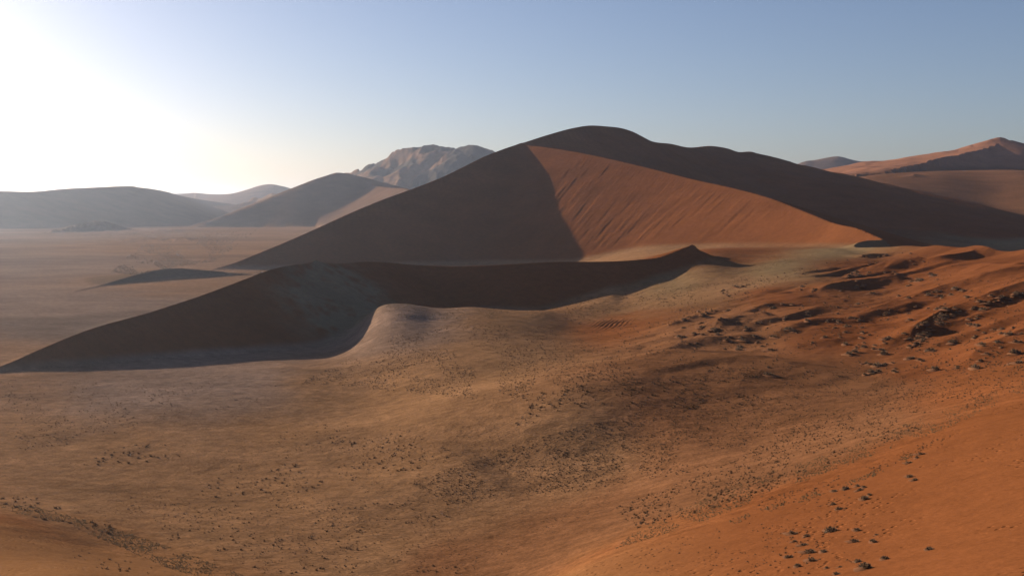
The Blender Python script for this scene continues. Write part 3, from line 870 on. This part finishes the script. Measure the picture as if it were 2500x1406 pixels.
FRONT = [  # foreground clumps one by one: x, y in the photograph, width in photograph pixels, label
    (1935, 1304, 34, 'dark double shrub at the upper left of the clumps on the orange slope'),
    (1970, 1309, 19, 'small dark shrub right beside the dark double shrub on the orange slope'),
    (2030, 1296, 34, 'wide dark shrub with a pointed tail, topmost of the lower clumps'),
    (2094, 1294, 22, 'lone pointed shrub right of the wide topmost clump on the orange slope'),
    (2141, 1305, 13, 'tiny reddish tuft between two grey shrubs on the open orange sand'),
    (2087, 1322, 26, 'pointed grey shrub directly below the lone pointed shrub'),
    (2134, 1323, 24, 'pale lilac shrub below the tiny reddish tuft'),
    (1940, 1322, 18, 'flat grey tuft directly under the dark double shrub'),
    (1962, 1330, 22, 'flattened grey shrub below the flat grey tuft'),
    (1977, 1348, 32, 'large lumpy grey shrub in the middle of the lower clumps'),
    (2009, 1348, 20, 'small pointed shrub right of the large lumpy grey shrub'),
    (1926, 1360, 24, 'grey tuft at the left margin of the lower clumps'),
    (1982, 1369, 30, 'large dark shrub below the large lumpy grey shrub'),
    (1950, 1383, 22, 'low dark shrub left of and below the large dark shrub'),
    (2021, 1386, 15, 'small dark tuft near the bottom edge, left of the thin one'),
    (2051, 1384, 15, 'thin flat dark tuft near the bottom edge of the orange slope'),
    (2096, 1371, 22, 'dark shrub just above the widest bush at the bottom edge'),
    (2163, 1365, 25, 'lone dark pointed shrub right of the lower clumps'),
    (2113, 1388, 46, 'widest dark bush, a flat row at the bottom edge'),
    (2044, 1401, 20, 'shrub cut by the bottom edge of the picture'),
    (2272, 1341, 24, 'lone shrub farthest right on the bare orange slope'),
    (2066, 1194, 22, 'dark shrub on the left of the upper row on the orange slope'),
    (2039, 1199, 20, 'small double tuft at the left end of the upper row'),
    (2093, 1188, 18, 'topmost small shrub of the upper row on the orange slope'),
    (2109, 1190, 18, 'dark shrub at the right end of the upper row'),
    (2098, 1197, 20, 'grey shrub just under the right end of the upper row'),
    (2114, 1218, 32, 'large violet grey shrub alone below the upper row'),
    (2124, 1208, 18, 'small dark tuft touching the top of the large violet grey shrub'),
    (2049, 1242, 22, 'upright dark shrub below the greenish tuft on the orange slope'),
    (2034, 1231, 18, 'greenish tuft in the middle of the orange slope'),
    (2222, 1164, 22, 'upper one of two tufts alone on the smooth orange sand'),
    (2234, 1172, 20, 'lower one of two tufts alone on the smooth orange sand'),
    (2250, 1110, 22, 'brown tuft highest on the rim of the orange slope'),
    (2238, 1118, 16, 'reddish brown tuft just below the highest rim tuft'),
    (2220, 1130, 18, 'reddish tuft lowest of three on the slope rim'),
]

def plant(name, me, p, w, label, cat, group=None, flat=1.0):
    o = bpy.data.objects.new(name, me)
    sc.collection.objects.link(o)
    o.location = (p[0], p[1], p[2] - 0.03 * w)
    o.rotation_euler = (0, 0, rnd.uniform(0, 6.283))
    o.scale = (w * rnd.uniform(0.85, 1.25), w * rnd.uniform(0.85, 1.1), w * flat * rnd.uniform(0.75, 1.1))
    o['label'], o['category'] = label, cat
    if group:
        o['group'] = group
    return o

ORD = ['first', 'second', 'third', 'fourth', 'fifth', 'sixth', 'seventh', 'eighth', 'ninth', 'tenth', 'eleventh', 'twelfth']
ROWS = {1: [''], 2: ['upper', 'lower'], 3: ['upper', 'middle', 'lower'], 4: ['top', 'upper', 'lower', 'bottom'], 5: ['top', 'upper', 'middle', 'lower', 'bottom'], 6: ['topmost', 'top', 'upper', 'lower', 'bottom', 'lowest']}
COLS = {1: [''], 2: ['left', 'right'], 3: ['left', 'centre', 'right'], 4: ['far left', 'inner left', 'inner right', 'far right'], 5: ['far left', 'inner left', 'centre', 'inner right', 'far right']}

def single_out(items, noun, place):
    """one label for each plant of a stand: which part of the stand it is in and its order from the left there"""
    n = len(items)
    rows = next((r_ for r_ in range(1, 7) for c_ in (min(5, r_ + 1),) if n <= 10 * r_ * c_), 6)
    cols = next((c_ for c_ in range(1, 6) if n <= 10 * rows * c_), 5)
    out = {}
    for a, chunk in enumerate(np.array_split(sorted(range(n), key=lambda k: items[k][1]), rows)):
        chunk = sorted(chunk, key=lambda k: items[k][0])
        for b, cell in enumerate(np.array_split(chunk, cols)):
            part = ' '.join(w for w in (ROWS[rows][a], COLS[cols][b]) if w)
            for m, k in enumerate(cell):
                where = (', %s part of ' % part if part else ' in ') + place
                o = ORD[m] if m < 12 else 'last'
                out[int(k)] = '%s %s from left%s' % (o, noun, where)
    return out

def vegetation():
    tufts, shrubs = [], []
    for q, (nm, poly, cnt, clump, kind, (w0, w1), place) in enumerate(ZONES):
        pts = scatter(poly, cnt, clump, 40 + q, (70.0, 35.0))
        h = first_hit([p[0] for p in pts], [p[1] for p in pts])
        for k in range(len(pts)):
            if np.isnan(h[k, 0]):
                continue
            w = w0 + (w1 - w0) * rnd.random() ** 2.2
            d = math.hypot(h[k, 0], h[k, 1])
            (tufts if kind == 'tuft' else shrubs).append((w / d, tuple(h[k, :3]), w, place, pts[k]))
    for x, y, wpx, label in FRONT:
        h = first_hit(x, y)[0]
        w = 0.82 * wpx * math.hypot(h[0], h[1]) / FPX
        plant('desert_shrub', rnd.choice(SHRUB_ME), h, w, label, 'shrub', 'shrub clumps on the near orange slope', 0.75)
    tufts.sort(key=lambda t: -t[0])
    for stand, name, meshes, noun, cat, group in ((shrubs, 'desert_shrub', SHRUB_ME, 'bush', 'shrub', 'bushes on the rippled red dune'), (tufts[:300], 'grass_tuft', TUFT_ME, 'larger tuft', 'grass tuft', 'grass tufts on the valley floor')):
        for place in dict.fromkeys(t[3] for t in stand):
            mine = [t for t in stand if t[3] == place]
            lab = single_out([t[4] for t in mine], noun, place)
            for k, t in enumerate(mine):
                plant(name, rnd.choice(meshes), t[1], t[2], lab[k], cat, group, 0.8)
    # the rest, far too many and too small to tell apart
    shapes = [tuft_shape(50 + k, 9) for k in range(8)]
    def mass(name, pts, mat, label, flat=1.0):
        V, F, o = [], [], 0
        for p, w in pts:
            v, f = rnd.choice(shapes)
            a = rnd.uniform(0, 6.283)
            ca, sa = math.cos(a) * w, math.sin(a) * w
            arr = np.array(v)
            V.append(np.stack([arr[:, 0] * ca - arr[:, 1] * sa + p[0], arr[:, 0] * sa + arr[:, 1] * ca + p[1], arr[:, 2] * w * flat * rnd.uniform(0.6, 0.95) + p[2] - 0.03 * w], 1))
            F.append(np.array(f) + o)
            o += len(v)
        V, F = np.concatenate(V), np.concatenate(F).astype(np.int32)
        me = bpy.data.meshes.new(name)
        me.vertices.add(len(V))
        me.vertices.foreach_set('co', V.astype(np.float32).ravel())
        me.loops.add(F.size)
        me.loops.foreach_set('vertex_index', F.ravel())
        me.polygons.add(len(F))
        me.polygons.foreach_set('loop_start', np.arange(0, F.size, 3, dtype=np.int32))
        me.update(calc_edges=True)
        me.materials.append(mat)
        ob = bpy.data.objects.new(name, me)
        sc.collection.objects.link(ob)
        ob['kind'], ob['label'], ob['category'] = 'stuff', label, 'grass'
    mass('dry_grass', [(t[1], t[2]) for t in tufts[300:]], M_TUFT, 'countless small dark grass tufts over the valley floor')
    pale = []
    for q, (poly, cnt, w0, w1) in enumerate([
            ([(1780, 1272), (1900, 1225), (2060, 1180), (2180, 1130), (2230, 1100), (2230, 1115), (2140, 1160), (1960, 1225), (1800, 1285)], 500, 0.3, 0.8),
            ([(1560, 1290), (1800, 1180), (2050, 1100), (2300, 1000), (2500, 930), (2500, 960), (2300, 1050), (2000, 1160), (1700, 1280), (1500, 1340)], 2600, 0.3, 0.8),
            ([(0, 1245), (150, 1275), (280, 1330), (420, 1390), (480, 1406), (600, 1406), (430, 1340), (250, 1280), (80, 1235), (0, 1225)], 1600, 0.4, 0.9),
            ([(900, 745), (1000, 735), (1330, 755), (1600, 720), (1900, 650), (2060, 605), (1760, 640), (1900, 690), (1400, 780), (1000, 780)], 1500, 0.8, 1.5)]):
        pts = scatter(poly, cnt, 0.35, 90 + q, (60.0, 30.0))
        h = first_hit([p[0] for p in pts], [p[1] for p in pts])
        pale += [(tuple(h[k, :3]), rnd.uniform(w0, w1)) for k in range(len(pts)) if not np.isnan(h[k, 0])]
    far = []
    for q, (poly, cnt, w0, w1) in enumerate([([(270, 665), (330, 610), (420, 560), (560, 556), (640, 552), (600, 585), (520, 640), (430, 652), (330, 672)], 2600, 3.0, 8.0), ([(120, 568), (240, 545), (250, 556), (180, 566)], 80, 8.0, 16.0), ([(545, 666), (640, 662), (640, 668), (560, 672)], 40, 3.0, 6.0)]):
        pts = scatter(poly, cnt, 0.42, 190 + q, (60.0, 16.0))
        h = first_hit([p[0] for p in pts], [p[1] for p in pts])
        far += [(tuple(h[k, :3]), rnd.uniform(w0, w1)) for k in range(len(pts)) if not np.isnan(h[k, 0])]
    mass('desert_scrub', far, M_FAR, 'low pinkish scrub mounds far out on the pale plain', 0.55)
    mass('straw_grass', pale, M_PALE, 'pale straw coloured grass along the edges of the sand')
vegetation()

# ------------------------------------------------------------------ haze
def haze():
    top, bot, half = float(GZ.max()) + 25.0, float(GZ.min()) - 1.0, 41000.0
    v = [(x, y, z) for z in (bot, top) for x, y in ((-half, -half), (half, -half), (half, half), (-half, half))]
    f = [(3, 2, 1, 0), (4, 5, 6, 7), (0, 1, 5, 4), (1, 2, 6, 5), (2, 3, 7, 6), (3, 0, 4, 7)]
    me = bpy.data.meshes.new('haze')
    me.from_pydata(v, [], f)
    o = bpy.data.objects.new('haze', me)
    sc.collection.objects.link(o)
    m = bpy.data.materials.new('dusty_air')
    m.use_nodes = True
    n, l = m.node_tree.nodes, m.node_tree.links
    n.remove(n['Principled BSDF'])
    pv = n.new('ShaderNodeVolumePrincipled')
    pv.inputs['Color'].default_value = (0.64, 0.76, 0.98, 1)
    pv.inputs['Density'].default_value = 3.0e-5
    pv.inputs['Anisotropy'].default_value = 0.74
    l.new(pv.outputs[0], n['Material Output'].inputs['Volume'])
    me.materials.append(m)
    o['kind'], o['label'], o['category'] = 'stuff', 'pale dusty haze in the morning air', 'haze'
haze()
